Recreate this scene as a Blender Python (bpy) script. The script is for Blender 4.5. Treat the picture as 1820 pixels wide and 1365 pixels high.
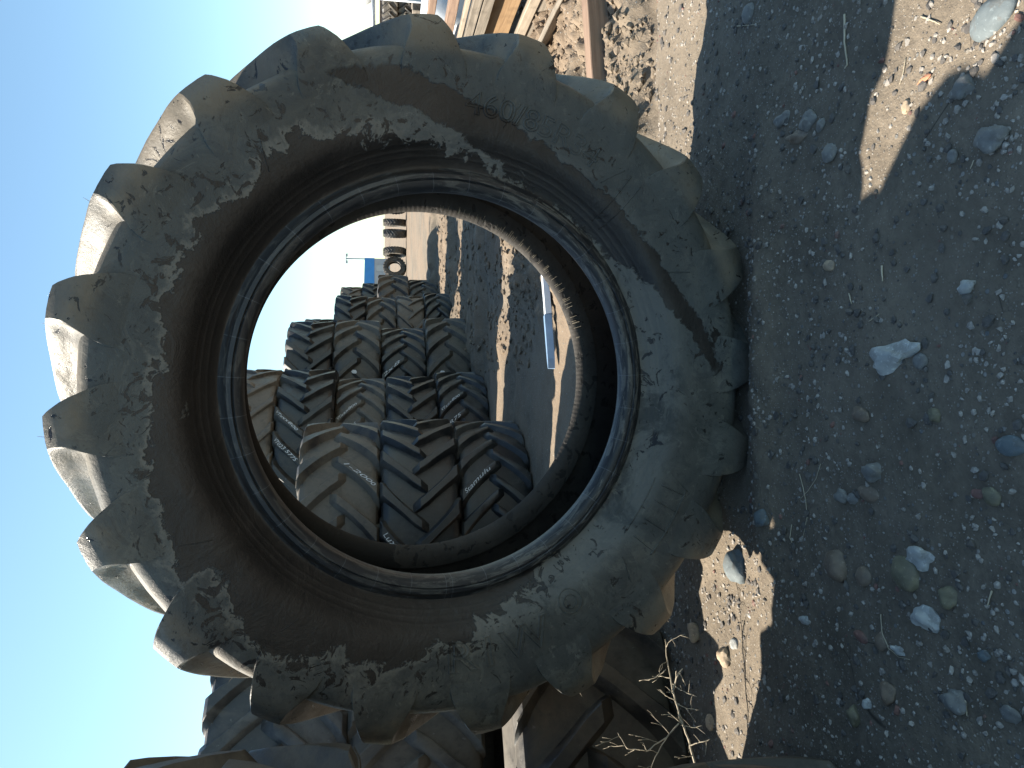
import bpy, bmesh, math, random
from mathutils import Vector, Matrix, noise
R_ = math.radians
PI = math.pi
for o in list(bpy.data.objects): bpy.data.objects.remove(o)
S = bpy.context.scene
COL = S.collection

# ---------------------------------------------------------------- camera
CAM_H = 0.8746; PITCH = R_(9.8); FPX = 1314.0
cam_d = bpy.data.cameras.new('camera'); cam = bpy.data.objects.new('camera', cam_d); COL.objects.link(cam)
cam_d.sensor_fit = 'HORIZONTAL'; cam_d.sensor_width = 36.0; cam_d.lens = 36.0*FPX/1820.0
cam_d.clip_start = 0.05; cam_d.clip_end = 3000
U = Vector((0, math.sin(PITCH), math.cos(PITCH))); F = Vector((0, math.cos(PITCH), -math.sin(PITCH)))
# the photo is a portrait picture lying on its side: world up points to picture left
m = Matrix((( -U.x, 1, -F.x), (-U.y, 0, -F.y), (-U.z, 0, -F.z))).to_4x4()
m.translation = Vector((0, 0, CAM_H)); cam.matrix_world = m
S.camera = cam

# ---------------------------------------------------------------- world, sun, exposure
TOSUN = Vector((-0.88, 0.30, 1.0)).normalized()
W = bpy.data.worlds.new('World'); S.world = W; W.use_nodes = True
nt = W.node_tree; bg = nt.nodes['Background']
sky = nt.nodes.new('ShaderNodeTexSky'); sky.sky_type = 'NISHITA'; sky.sun_disc = False
sky.sun_elevation = math.asin(TOSUN.z); sky.sun_rotation = math.atan2(TOSUN.x, TOSUN.y)
sky.altitude = 600; sky.air_density = 1.0; sky.dust_density = 0.6; sky.ozone_density = 0.3
tint = nt.nodes.new('ShaderNodeMix'); tint.data_type = 'RGBA'; tint.blend_type = 'MULTIPLY'; tint.inputs[0].default_value = 1.0
tint.inputs[7].default_value = (.92, 1.06, 1.0, 1)
nt.links.new(sky.outputs[0], tint.inputs[6]); nt.links.new(tint.outputs[2], bg.inputs[0]); bg.inputs[1].default_value = 0.085
sd = bpy.data.lights.new('sun', 'SUN'); sd.energy = 5.0; sd.angle = R_(0.5); sd.color = (1.0, 0.91, 0.77)
sun = bpy.data.objects.new('sun', sd); COL.objects.link(sun)
sun.rotation_euler = TOSUN.to_track_quat('Z', 'Y').to_euler(); sun.location = (0, 0, 10)
S.view_settings.view_transform = 'Standard'; S.view_settings.look = 'None'
S.view_settings.exposure = 1.56; S.view_settings.gamma = 1.0
S.render.engine = 'CYCLES'

# ---------------------------------------------------------------- helpers
def ray(px, py):
    """photo pixel (1820x1365) to a world direction"""
    u = (682.5-py)/FPX; v = (910-px)/FPX
    return Vector((1, 0, 0))*u + U*v + F
def G(px, py, z=0.0):
    d = ray(px, py); t = (z-CAM_H)/d.z
    return Vector((0, 0, CAM_H)) + d*t
def D(px, py, fwd):
    d = ray(px, py); return Vector((0, 0, CAM_H)) + d*(fwd/d.y)

def link(o, parent=None):
    COL.objects.link(o)
    if parent is not None: o.parent = parent
    return o
def meshobj(name, verts, faces, mat, parent=None, smooth=True, sharp=None):
    me = bpy.data.meshes.new(name); me.from_pydata([tuple(v) for v in verts], [], faces)
    me.validate(); me.update()
    if mat: me.materials.append(mat)
    if smooth:
        me.polygons.foreach_set('use_smooth', [True]*len(me.polygons))
        if sharp: me.set_sharp_from_angle(angle=R_(sharp))
    o = bpy.data.objects.new(name, me)
    return link(o, parent)
def bmobj(name, bm, mat, parent=None, smooth=False, sharp=None):
    me = bpy.data.meshes.new(name); bm.to_mesh(me); bm.free()
    me.materials.append(mat)
    if smooth:
        me.polygons.foreach_set('use_smooth', [True]*len(me.polygons))
        if sharp: me.set_sharp_from_angle(angle=R_(sharp))
    return link(bpy.data.objects.new(name, me), parent)
def tag(o, label=None, cat=None, group=None, kind=None):
    if label: o['label'] = label
    if cat: o['category'] = cat
    if group: o['group'] = group
    if kind: o['kind'] = kind
    return o
def empty(name, loc=(0, 0, 0)):
    o = bpy.data.objects.new(name, None); o.empty_display_size = .1; o.location = loc
    return link(o)
def copy_tree(o, parent=None):
    c = o.copy(); COL.objects.link(c)
    if parent is not None: c.parent = parent
    for ch in list(o.children): copy_tree(ch, c)
    return c
class MB:
    def __init__(s): s.v = []; s.f = []
    def add(s, vs, fs):
        b = len(s.v); s.v += [Vector(v) for v in vs]; s.f += [tuple(i+b for i in f) for f in fs]
    def box(s, c, size, rot=None, jit=0):
        vs = []
        for i in (-1, 1):
            for j in (-1, 1):
                for k in (-1, 1):
                    p = Vector((i*size[0]/2, j*size[1]/2, k*size[2]/2))
                    if rot is not None: p = rot @ p
                    vs.append(p+Vector(c)+Vector((random.uniform(-jit, jit), random.uniform(-jit, jit), random.uniform(-jit, jit))))
        s.add(vs, [(0, 1, 3, 2), (4, 6, 7, 5), (0, 4, 5, 1), (2, 3, 7, 6), (0, 2, 6, 4), (1, 5, 7, 3)])
    def tube(s, pts, rad, n=6):
        rings = []
        P = [Vector(p) for p in pts]
        for i, p in enumerate(P):
            t = (P[min(i+1, len(P)-1)]-P[max(i-1, 0)]).normalized()
            a = t.cross(Vector((0.13, 0.2, 1))); 
            if a.length < 1e-4: a = t.cross(Vector((1, 0, 0)))
            a.normalize(); b = t.cross(a)
            r = rad[i] if isinstance(rad, (list, tuple)) else rad
            rings.append([p+(a*math.cos(2*PI*k/n)+b*math.sin(2*PI*k/n))*r for k in range(n)])
        vs = [q for r_ in rings for q in r_]; fs = []
        for i in range(len(P)-1):
            for k in range(n):
                fs.append((i*n+k, i*n+(k+1) % n, (i+1)*n+(k+1) % n, (i+1)*n+k))
        fs.append(tuple(range(n))[::-1]); fs.append(tuple((len(P)-1)*n+k for k in range(n)))
        s.add(vs, fs)
    def build(s, name, mat, parent=None, smooth=False, sharp=None):
        return meshobj(name, s.v, s.f, mat, parent, smooth, sharp)
def lerp(a, b, t): return a+(b-a)*t
def smooth(a, b, x):
    t = max(0, min(1, (x-a)/(b-a))); return t*t*(3-2*t)
def interpl(tab, x):
    if x <= tab[0][0]: return list(tab[0][1:])
    for i in range(len(tab)-1):
        if x <= tab[i+1][0]:
            t = (x-tab[i][0])/(tab[i+1][0]-tab[i][0]); return [lerp(a, b, t) for a, b in zip(tab[i][1:], tab[i+1][1:])]
    return list(tab[-1][1:])
def interpm(tab, x):
    return [lerp(a, b, .22) for a, b in zip(interpl(tab, x), interp(tab, x))]
def interp(tab, x):
    if x <= tab[0][0]: return tab[0][1:]
    for i in range(len(tab)-1):
        if x <= tab[i+1][0]:
            t = (x-tab[i][0])/(tab[i+1][0]-tab[i][0])
            p0 = tab[max(i-1, 0)]; p1 = tab[i]; p2 = tab[i+1]; p3 = tab[min(i+2, len(tab)-1)]
            out = []
            for k in range(1, len(p1)):
                a, b, c, d = p0[k], p1[k], p2[k], p3[k]
                m1 = (c-a)/2; m2 = (d-b)/2
                t2, t3 = t*t, t*t*t
                out.append((2*t3-3*t2+1)*b+(t3-2*t2+t)*m1+(-2*t3+3*t2)*c+(t3-t2)*m2)
            return out
    return tab[-1][1:]

# ---------------------------------------------------------------- node materials
class NM:
    def __init__(s, name):
        s.m = bpy.data.materials.new(name); s.m.use_nodes = True; s.t = s.m.node_tree
        s.b = s.t.nodes['Principled BSDF']; s.co = s.t.nodes.new('ShaderNodeTexCoord').outputs['Object']
    def L(s, a, b): s.t.links.new(a, b)
    def val(s, sock, v):
        if hasattr(v, 'is_linked') or isinstance(v, bpy.types.NodeSocket): s.L(v, sock)
        else: sock.default_value = v
    def math(s, op, a, b=0.0, c=None, clamp=False):
        n = s.t.nodes.new('ShaderNodeMath'); n.operation = op; n.use_clamp = clamp
        s.val(n.inputs[0], a); s.val(n.inputs[1], b)
        if c is not None: s.val(n.inputs[2], c)
        return n.outputs[0]
    def noise(s, scale, detail=4, rough=.55, dist=0, co=None, typ='FBM'):
        n = s.t.nodes.new('ShaderNodeTexNoise'); n.inputs['Scale'].default_value = scale
        n.inputs['Detail'].default_value = detail; n.inputs['Roughness'].default_value = rough
        n.inputs['Distortion'].default_value = dist
        s.L(co or s.co, n.inputs['Vector']); return n.outputs['Fac']
    def vor(s, scale, feat='F1', co=None, out='Distance', rnd=1.0):
        n = s.t.nodes.new('ShaderNodeTexVoronoi'); n.feature = feat; n.inputs['Scale'].default_value = scale
        n.inputs['Randomness'].default_value = rnd
        s.L(co or s.co, n.inputs['Vector']); return n.outputs[out]
    def scaled(s, x, y, z):
        n = s.t.nodes.new('ShaderNodeMapping'); n.inputs['Scale'].default_value = (x, y, z)
        s.L(s.co, n.inputs['Vector']); return n.outputs[0]
    def ramp(s, f, stops, interp='LINEAR'):
        n = s.t.nodes.new('ShaderNodeValToRGB'); e = n.color_ramp.elements; n.color_ramp.interpolation = interp
        while len(e) < len(stops): e.new(0.5)
        for i, (p, c) in enumerate(stops):
            e[i].position = p
            e[i].color = (c, c, c, 1) if isinstance(c, (int, float)) else (c[0], c[1], c[2], 1)
        s.L(f, n.inputs[0]); return n.outputs[0]
    def mix(s, f, a, b, mode='MIX'):
        n = s.t.nodes.new('ShaderNodeMix'); n.data_type = 'RGBA'; n.blend_type = mode
        s.val(n.inputs[0], f)
        for i, v in ((6, a), (7, b)):
            if isinstance(v, bpy.types.NodeSocket): s.L(v, n.inputs[i])
            else: n.inputs[i].default_value = (v[0], v[1], v[2], 1)
        return n.outputs[2]
    def step(s, x, a, b):
        n = s.t.nodes.new('ShaderNodeMapRange'); n.interpolation_type = 'SMOOTHSTEP'
        s.val(n.inputs[0], x); n.inputs[1].default_value = a; n.inputs[2].default_value = b
        return n.outputs[0]
    def xyz(s):
        n = s.t.nodes.new('ShaderNodeSeparateXYZ'); s.L(s.co, n.inputs[0]); return n.outputs
    def out(s, color=None, rough=None, bump=None, strength=.3, dist=.01, metal=None, spec=None):
        if color is not None:
            if isinstance(color, bpy.types.NodeSocket): s.L(color, s.b.inputs['Base Color'])
            else: s.b.inputs['Base Color'].default_value = (*color, 1)
        if rough is not None: s.val(s.b.inputs['Roughness'], rough)
        if metal is not None: s.b.inputs['Metallic'].default_value = metal
        if spec is not None: s.b.inputs['Specular IOR Level'].default_value = spec
        if bump is not None:
            n = s.t.nodes.new('ShaderNodeBump'); n.inputs['Strength'].default_value = strength
            n.inputs['Distance'].default_value = dist; s.L(bump, n.inputs['Height']); s.L(n.outputs[0], s.b.inputs['Normal'])
        return s.m

def plain(name, col, rough=.7, nscale=20, var=.3, bump=.2, metal=0):
    n = NM(name); f = n.noise(nscale, 6, .65)
    a = tuple(c*(1-var) for c in col); b = tuple(min(1, c*(1+var)) for c in col)
    return n.out(n.ramp(f, [(.3, a), (.7, b)]), rough, n.noise(nscale*4, 5, .7), bump, .004, metal)

def mat_hero(bead=False, inner=False):
    n = NM('muddy_rubber' if not bead else 'bead_rubber')
    x, y, z = n.xyz()
    r = n.math('SQRT', n.math('ADD', n.math('MULTIPLY', x, x), n.math('MULTIPLY', y, y)))
    big = n.noise(5.5, 8, .62, .3); mid = n.noise(17, 8, .68, .5); fine = n.noise(90, 6, .7)
    # dried mud starts at a ragged ring that is wide at the top and comes down to the bead at the bottom
    thr = n.ramp(n.math('ADD', n.math('MULTIPLY', y, .55), .5), [(.05, .40), (.38, .47), (.55, .545), (.70, .60), (1, .60)])
    lx = n.math('MULTIPLY', n.math('MINIMUM', x, 0), -.10)         # left side cleaner
    thr = n.math('ADD', thr, n.math('MULTIPLY', lx, n.step(y, -.45, .15)))
    d = n.math('SUBTRACT', r, thr)
    d = n.math('ADD', d, n.math('MULTIPLY', n.math('SUBTRACT', big, .5), .26))
    d = n.math('ADD', d, n.math('MULTIPLY', n.math('SUBTRACT', mid, .5), .13))
    mud = n.step(d, -.003, .004)
    # a clean band where mud has flaked off, lower right
    bd = n.math('ADD', n.math('MULTIPLY', x, .745), n.math('MULTIPLY', y, -.667))
    tt = n.math('ADD', n.math('MULTIPLY', x, .667), n.math('MULTIPLY', y, .745))
    t2 = n.math('DIVIDE', n.math('ADD', tt, .08), .38); cen = n.math('SUBTRACT', .536, n.math('MULTIPLY', n.math('MULTIPLY', t2, t2), .058))
    bd = n.math('ABSOLUTE', n.math('ADD', n.math('SUBTRACT', bd, cen), n.math('MULTIPLY', n.math('SUBTRACT', mid, .5), .075)))
    bd = n.math('SUBTRACT', bd, n.math('MULTIPLY', n.step(tt, -.55, .1), .026))
    band = n.math('MULTIPLY', n.math('SUBTRACT', 1.0, n.step(bd, .012, .017)), n.step(x, .02, .05))
    band = n.math('MULTIPLY', band, n.math('SUBTRACT', 1.0, n.step(n.math('ADD', r, n.math('MULTIPLY', big, .08)), .735, .745)))
    mud = n.math('MULTIPLY', mud, n.math('SUBTRACT', 1.0, band))
    # flecks knocked out of the mud, and splashes on clean rubber
    near = n.math('SUBTRACT', 1.0, n.step(d, .0, .11))
    fv = n.math('ADD', n.math('ADD', n.noise(24, 6, .66, 1.4), n.math('MULTIPLY', n.math('SUBTRACT', big, .5), .35)), n.math('MULTIPLY', near, .085))
    fl = n.step(fv, .625, .636)
    mud = n.math('MULTIPLY', mud, n.math('SUBTRACT', 1.0, fl))
    dust = n.math('MULTIPLY', n.step(n.noise(3.0, 6, .6, 1.0), .40, .75), .55)
    rub = n.mix(n.math('MULTIPLY', n.step(fine, .35, .7), .35), (.010, .009, .0085), (.024, .020, .018))
    rub = n.mix(dust, rub, (.040, .033, .028))
    # islands of mud left on the clean rubber
    isl = n.math('MULTIPLY', n.step(n.math('ADD', n.math('MULTIPLY', n.noise(7.5, 7, .62, .8), .75), n.math('MULTIPLY', mid, .25)), .588, .596), n.step(r, .525, .55))
    isl = n.math('MULTIPLY', isl, n.step(n.math('MULTIPLY', x, -1.0), -.15, .25))
    mud = n.math('MAXIMUM', mud, isl)
    m1 = n.noise(4.0, 9, .70, .8); m2 = n.noise(11, 9, .72, 1.2); m3 = n.noise(33, 7, .72, .6)
    mcol = n.ramp(m1, [(.30, (.036, .038, .037)), (.45, (.060, .060, .053)), (.56, (.084, .082, .071)), (.72, (.148, .136, .112))])
    mcol = n.mix(n.math('MULTIPLY', n.step(m2, .545, .56), .45), mcol, (.036, .038, .039))
    mcol = n.mix(n.math('MULTIPLY', n.math('SUBTRACT', 1.0, n.step(m2, .395, .41)), .35), mcol, (.15, .142, .118))
    mcol = n.mix(n.math('MULTIPLY', n.step(m3, .60, .62), .45), mcol, (.045, .044, .043))
    mcol = n.mix(n.math('MULTIPLY', n.math('SUBTRACT', 1.0, n.step(m3, .36, .39)), .35), mcol, (.19, .18, .15))
    mcol = n.mix(n.math('MULTIPLY', n.step(n.noise(2.2, 3, .5), .48, .62), .40), mcol, (.052, .066, .072))
    mcol = n.mix(n.math('MULTIPLY', n.step(n.noise(75, 4, .6), .60, .66), .5), mcol, (.03, .029, .028))
    mcol = n.mix(n.math('MULTIPLY', n.math('MULTIPLY', n.math('SUBTRACT', 1.0, n.step(r, .52, .62)), n.step(m1, .38, .5)), .60), mcol, (.165, .160, .143))
    mcol = n.mix(n.math('MULTIPLY', n.math('MULTIPLY', n.step(r, .70, .74), n.step(n.noise(48, 5, .7, .8), .585, .60)), .8), mcol, (.022, .020, .018))
    # pale clay edge where the crust breaks
    edge = n.math('SUBTRACT', n.step(d, -.002, .003), n.step(d, .006, .03))
    mcol = n.mix(n.math('MULTIPLY', n.math('MAXIMUM', edge, 0), .5), mcol, (.19, .175, .145))
    # worn, dusted lugs are browner and smoother
    zz = n.math('ABSOLUTE', z)
    top = n.math('MULTIPLY', n.step(r, .70, .74), n.step(n.noise(6, 5, .6), .35, .6))
    mcol = n.mix(n.math('MULTIPLY', top, .70), mcol, (.17, .138, .098))
    if bead:
        ang = n.math('ARCTAN2', y, x)
        cb = n.t.nodes.new('ShaderNodeCombineXYZ'); n.L(n.math('MULTIPLY', ang, 2.2), cb.inputs[0]); n.L(n.math('MULTIPLY', r, 26.0), cb.inputs[1]); n.L(n.math('MULTIPLY', z, 26.0), cb.inputs[2])
        pn = n.noise(2.4, 8, .72, .6, co=cb.outputs[0])
        bl = n.math('MULTIPLY', n.step(pn, .50, .58), n.math('ADD', n.math('MULTIPLY', n.step(y, .3, -.3), .55), .40))
        col = n.mix(bl, (.016, .018, .021), (.105, .102, .092))
        col = n.mix(n.math('MULTIPLY', n.step(fine, .5, .62), .3), col, (.02, .02, .02))
        seg = n.math('ABSOLUTE', n.math('SUBTRACT', n.math('FRACT', n.math('MULTIPLY', ang, 5.6)), .5))
        ln = n.math('SUBTRACT', 1.0, n.step(seg, .004, .012))
        col = n.mix(n.math('MULTIPLY', ln, .6), col, (.13, .14, .15))
        return n.out(col, .5, n.noise(60, 6, .7), .4, .003)
    col = n.mix(mud, rub, mcol)
    rough = n.math('ADD', n.math('MULTIPLY', mud, .22), .46)
    rough = n.math('SUBTRACT', rough, n.math('MULTIPLY', n.step(r, .735, .765), .24))
    h = n.math('ADD', n.math('MULTIPLY', mud, .55), n.math('MULTIPLY', n.noise(45, 8, .72), .45))
    h = n.math('ADD', h, n.math('ADD', n.math('MULTIPLY', big, .8), n.math('MULTIPLY', m2, .9)))
    return n.out(col, rough, h, .62, .005)

def mat_inner():
    n = NM('inner_liner_rubber'); x, y, z = n.xyz()
    big = n.noise(4, 8, .62, .5); mid = n.noise(22, 8, .7, .8)
    low = n.math('ADD', n.math('MULTIPLY', y, -1.0), n.math('MULTIPLY', x, .35))
    d = n.math('ADD', low, n.math('ADD', n.math('MULTIPLY', n.math('SUBTRACT', big, .5), .5), n.math('MULTIPLY', n.math('SUBTRACT', mid, .5), .25)))
    mud = n.step(d, -.28, -.25)
    sp = n.step(n.noise(34, 3, .5, .6), .60, .63)
    mud = n.math('MULTIPLY', mud, n.math('SUBTRACT', 1.0, sp))
    ang = n.math('ARCTAN2', y, x)
    rib = n.math('SINE', n.math('MULTIPLY', ang, 230))
    mc = n.ramp(n.noise(9, 8, .7), [(.3, (.020, .0185, .017)), (.7, (.050, .044, .038))])
    col = n.mix(mud, (.010, .0095, .009), mc)
    h = n.math('ADD', n.math('MULTIPLY', mud, .5), n.math('ADD', n.math('MULTIPLY', rib, .06), n.math('MULTIPLY', n.noise(50, 8, .7), .6)))
    return n.out(col, .75, h, .6, .004)

def mat_tyre(name, base, dusty, amt, seed):
    """older tyres of the stacks: black to grey-brown rubber with dust"""
    n = NM(name)
    n.t.nodes.new('ShaderNodeObjectInfo')
    oi = [q for q in n.t.nodes if q.type == 'OBJECT_INFO'][0]
    cmb = n.t.nodes.new('ShaderNodeVectorMath'); cmb.operation = 'ADD'
    n.L(n.co, cmb.inputs[0]); mul = n.t.nodes.new('ShaderNodeVectorMath'); mul.operation = 'SCALE'
    n.L(oi.outputs['Location'], mul.inputs[0]); mul.inputs['Scale'].default_value = 3.7; n.L(mul.outputs[0], cmb.inputs[1])
    co = cmb.outputs[0]
    a = n.noise(3.5, 8, .62, .6, co=co); b = n.noise(24, 8, .7, .4, co=co)
    f = n.math('ADD', n.math('MULTIPLY', a, .7), n.math('MULTIPLY', b, .3))
    mk = n.step(f, .58-amt*.22, .68-amt*.12)
    c = n.mix(mk, base, dusty)
    c = n.mix(n.math('MULTIPLY', n.step(b, .45, .7), .4), c, tuple(q*.5 for q in base))
    c = n.mix(n.math('MULTIPLY', n.step(n.noise(70, 3, .6, co=co), .68, .72), .6), c, (.16, .15, .14))
    return n.out(c, n.math('ADD', n.math('MULTIPLY', mk, .25), .42), n.noise(40, 8, .72, co=co), .35, .004)

def mat_soil():
    n = NM('gravelly_soil')
    a = n.noise(1.1, 6, .6, .3); b = n.noise(7, 8, .68, .3); c = n.noise(60, 6, .7); d = n.vor(150)
    e = n.vor(65, out='Color'); ed = n.vor(65)
    base = n.ramp(b, [(.25, (.10, .082, .062)), (.5, (.165, .137, .104)), (.75, (.23, .19, .145))])
    base = n.mix(n.math('MULTIPLY', n.step(c, .35, .65), .45), base, (.085, .070, .055))
    base = n.mix(n.math('MULTIPLY', n.step(a, .45, .62), .35), base, (.25, .205, .155))
    sepn = n.t.nodes.new('ShaderNodeSeparateColor'); n.L(e, sepn.inputs[0])
    yy = n.xyz()[1]
    base = n.mix(n.math('MULTIPLY', n.math('MULTIPLY', n.step(n.noise(.8, 5, .6, .5), .40, .58), n.step(yy, 2.0, 3.2)), .6), base, (.22, .16, .11))
    # small grit: some cells are pale stone
    g1 = n.math('MULTIPLY', n.step(sepn.outputs[0], .72, .74), n.math('SUBTRACT', 1.0, n.step(ed, .20, .30)))
    gc = n.ramp(sepn.outputs[1], [(0, (.16, .13, .10)), (.4, (.24, .215, .18)), (.7, (.13, .14, .145)), (1, (.40, .37, .33))])
    base = n.mix(n.math('MULTIPLY', g1, .85), base, gc)
    e2 = n.vor(210, out='Color'); sp2 = n.t.nodes.new('ShaderNodeSeparateColor'); n.L(e2, sp2.inputs[0])
    g2 = n.math('MULTIPLY', n.step(sp2.outputs[0], .80, .82), n.math('SUBTRACT', 1.0, n.step(n.vor(210), .25, .4)))
    base = n.mix(n.math('MULTIPLY', g2, .8), base, (.30, .27, .23))
    h = n.math('ADD', n.math('MULTIPLY', b, 1.0), n.math('MULTIPLY', c, .55))
    h = n.math('ADD', h, n.math('MULTIPLY', g1, .28)); h = n.math('ADD', h, n.math('MULTIPLY', g2, .15))
    h = n.math('ADD', h, n.math('MULTIPLY', n.noise(220, 3, .7), .25))
    cr = n.math('SUBTRACT', 1.0, n.step(n.vor(5.5, 'DISTANCE_TO_EDGE'), 0, .008))
    cr = n.math('MULTIPLY', cr, n.step(n.noise(3, 2, .5), .60, .64))
    base = n.mix(n.math('MULTIPLY', cr, .8), base, (.03, .026, .022))
    return n.out(base, .92, h, .75, .012, spec=.25)

def mat_stone(name, c1, c2, sc=30):
    n = NM(name); f = n.noise(sc, 7, .65, .4)
    c = n.ramp(f, [(.3, c1), (.7, c2)])
    c = n.mix(n.math('MULTIPLY', n.step(n.noise(sc*4, 4, .6), .58, .66), .45), c, tuple(min(1, q*1.7) for q in c2))
    c = n.mix(n.math('MULTIPLY', n.step(n.noise(sc*.7, 6, .7), .52, .6), .4), c, (.10, .085, .07))
    return n.out(c, .75, n.noise(sc*3, 6, .7), .4, .003)

def mat_wood(name, c1, c2, ax=1, rough=.8):
    n = NM(name); sc = [34, 34, 34]; sc[ax] = 1.6
    g = n.noise(1.0, 6, .65, 1.2, co=n.scaled(*sc)); k = n.noise(9, 4, .5)
    c = n.ramp(g, [(.3, c1), (.65, c2)])
    c = n.mix(n.math('MULTIPLY', n.step(k, .5, .7), .4), c, tuple(q*.55 for q in c1))
    return n.out(c, rough, g, .5, .004)

M = {}
M['hero'] = mat_hero(); M['bead'] = mat_hero(bead=True); M['inner'] = mat_inner()
M['black'] = mat_tyre('black_tyre_rubber', (.011, .012, .013), (.060, .056, .048), .62, 0)
M['dusty'] = mat_tyre('dusty_tyre_rubber', (.018, .017, .017), (.105, .090, .070), .9, 1)
M['brown'] = mat_tyre('muddy_tyre_rubber', (.030, .025, .020), (.130, .105, .080), 1.0, 2)
M['pale'] = mat_tyre('sunlit_tone_dusty_tyre_rubber', (.028, .028, .028), (.12, .112, .10), .75, 5); M['soil'] = mat_soil(); M['toe'] = plain('dark_bead_rubber', (.022, .021, .020), .6, 40, .4)  # pale: dusty rubber with sunlight put into its colour, for the left stack's top
M['gravel'] = mat_stone('grit', (.19, .17, .15), (.37, .34, .30), 60)
M['gravel_dark'] = mat_stone('dark_grit', (.05, .045, .042), (.11, .10, .09), 60)
M['chalk'] = plain('chalk', (.55, .56, .56), .9, 120, .35)
M['paper'] = plain('paper_sticker', (.6, .6, .58), .7, 40, .2)
M['straw'] = plain('dry_straw', (.42, .36, .26), .8, 30, .3)
M['twig'] = plain('dry_twig', (.36, .31, .23), .75, 30, .35)
M['white'] = plain('white_paint', (.62, .65, .68), .45, 6, .12)
M['bluew'] = plain('pale_blue_paint', (.20, .31, .46), .4, 8, .2)
M['blue'] = plain('blue_cladding', (.03, .22, .55), .5, 1, .08)
M['grey'] = plain('grey_cladding', (.36, .38, .40), .7, 1, .1)
M['steel'] = plain('galvanised_steel', (.38, .40, .42), .45, 10, .15, metal=.6)
M['wood_grey'] = mat_wood('weathered_wood', (.10, .085, .066), (.23, .195, .155))
M['wood_red'] = mat_wood('red_brown_wood', (.13, .08, .058), (.25, .17, .12))
M['wood_orange'] = mat_wood('orange_plywood', (.16, .095, .045), (.26, .165, .085))
M['wood_pale'] = mat_wood('pale_wood', (.17, .135, .10), (.33, .275, .21))
M['timber'] = mat_wood('timber', (.15, .095, .065), (.27, .185, .13), ax=0)

# ---------------------------------------------------------------- ground
RUTS = [  # (p0, p1, half width, depth)
    ((.35, 6.6), (3.0, 5.9), .10, .05), ((.7, 7.9), (3.6, 7.6), .13, -.05), ((.9, 9.1), (4.2, 9.3), .12, .05),
    ((1.2, 10.6), (5, 10.9), .16, -.05), ((1.5, 12.6), (6, 13.2), .2, .06), ((.3, 5.0), (2.4, 4.6), .09, -.04), ((1.6, 15.0), (9, 15.8), .3, .07)]
def height(x, y):
    p = Vector((x, y, 0))
    h = .010*noise.noise(p*1.3+Vector((3, 1, 0)))+.006*noise.noise(p*6)
    if y < 5: h += .0022*noise.noise(p*28)+.0012*noise.noise(p*70)
    h *= 1.0 if y > .5 else 1
    # churned mud to the right and behind the tyre
    mk = smooth(2.25, 2.9, y+.10*noise.noise(p*3))*(1-smooth(4.6, 5.6, y))*smooth(.15, .8, x)
    if mk > 0:
        n1 = noise.fractal(p*4.2, .8, 2.1, 5); n2 = noise.noise(p*11)
        h += mk*(.085*n1+.045*abs(n2)+.02+.018*noise.noise(p*31))
    mk2 = smooth(4.2, 5.4, y)*(1-smooth(14, 18, y))*smooth(-.2, .5, x)
    if mk2 > 0:
        h += mk2*((.060)*noise.fractal(Vector((x*1.1, y*3.2, 0)), .8, 2.1, 4))
        for (a, b, w, dp) in RUTS:
            t = (x-a[0])/(b[0]-a[0]); yy = a[1]+(b[1]-a[1])*t+.10*noise.noise(Vector((x*1.4, a[1], 0)))
            dd = abs(y-yy)
            if dd < w*3 and -.3 < t: h += 1.7*dp*math.exp(-(dd/w)**2)*(1+.5*noise.noise(p*6))*smooth(-.3, 0, t)
    # ridge of scraped soil at the sunlit strip on the right
    rid = math.exp(-((y-2.42-.07*noise.noise(Vector((x*3, 0, 5))))/.07)**2)*smooth(.5, .8, x)
    h -= .055*rid*(1+.4*noise.noise(p*9))
    # soil pressed up against the standing tyre, hollow in front of it
    ddx = x/.42
    h += .030*math.exp(-ddx*ddx-((y-1.60)/.07)**2)*(1+.4*noise.noise(p*14))
    h -= .035*math.exp(-(x/.5)**2-((y-1.76)/.09)**2)
    return h
def axis(dense_a, dense_b, step, far_lo, far_hi):
    xs = []; x = dense_a
    while x < dense_b: xs.append(x); x += step
    s = step
    while x < far_hi: xs.append(x); s *= 1.09; x += s
    xs.append(far_hi)
    lo = []; x = dense_a; s = step
    while True:
        s *= 1.09; x -= s
        if x < far_lo: lo.append(far_lo); break
        lo.append(x)
    return lo[::-1]+xs
GX = axis(-1.25, 2.3, .0115, -900, 900); GY = axis(.75, 3.6, .0115, -60, 1500)
# keep the middle distance reasonably fine as well
GY = sorted(set([round(v, 4) for v in GY] + [3.7+.032*i for i in range(330)]))
gv = []; gf = []
for j, y in enumerate(GY):
    for i, x in enumerate(GX):
        near = abs(x) < 30 and -3 < y < 40
        gv.append((x, y, height(x, y) if near else 0))
nx = len(GX)
for j in range(len(GY)-1):
    for i in range(nx-1):
        a = j*nx+i; gf.append((a, a+1, a+nx+1, a+nx))
me = bpy.data.meshes.new('ground'); me.from_pydata(gv, [], gf); me.materials.append(M['soil'])
me.polygons.foreach_set('use_smooth', [True]*len(me.polygons))
ground = link(bpy.data.objects.new('ground', me)); tag(ground, kind='structure')

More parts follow.
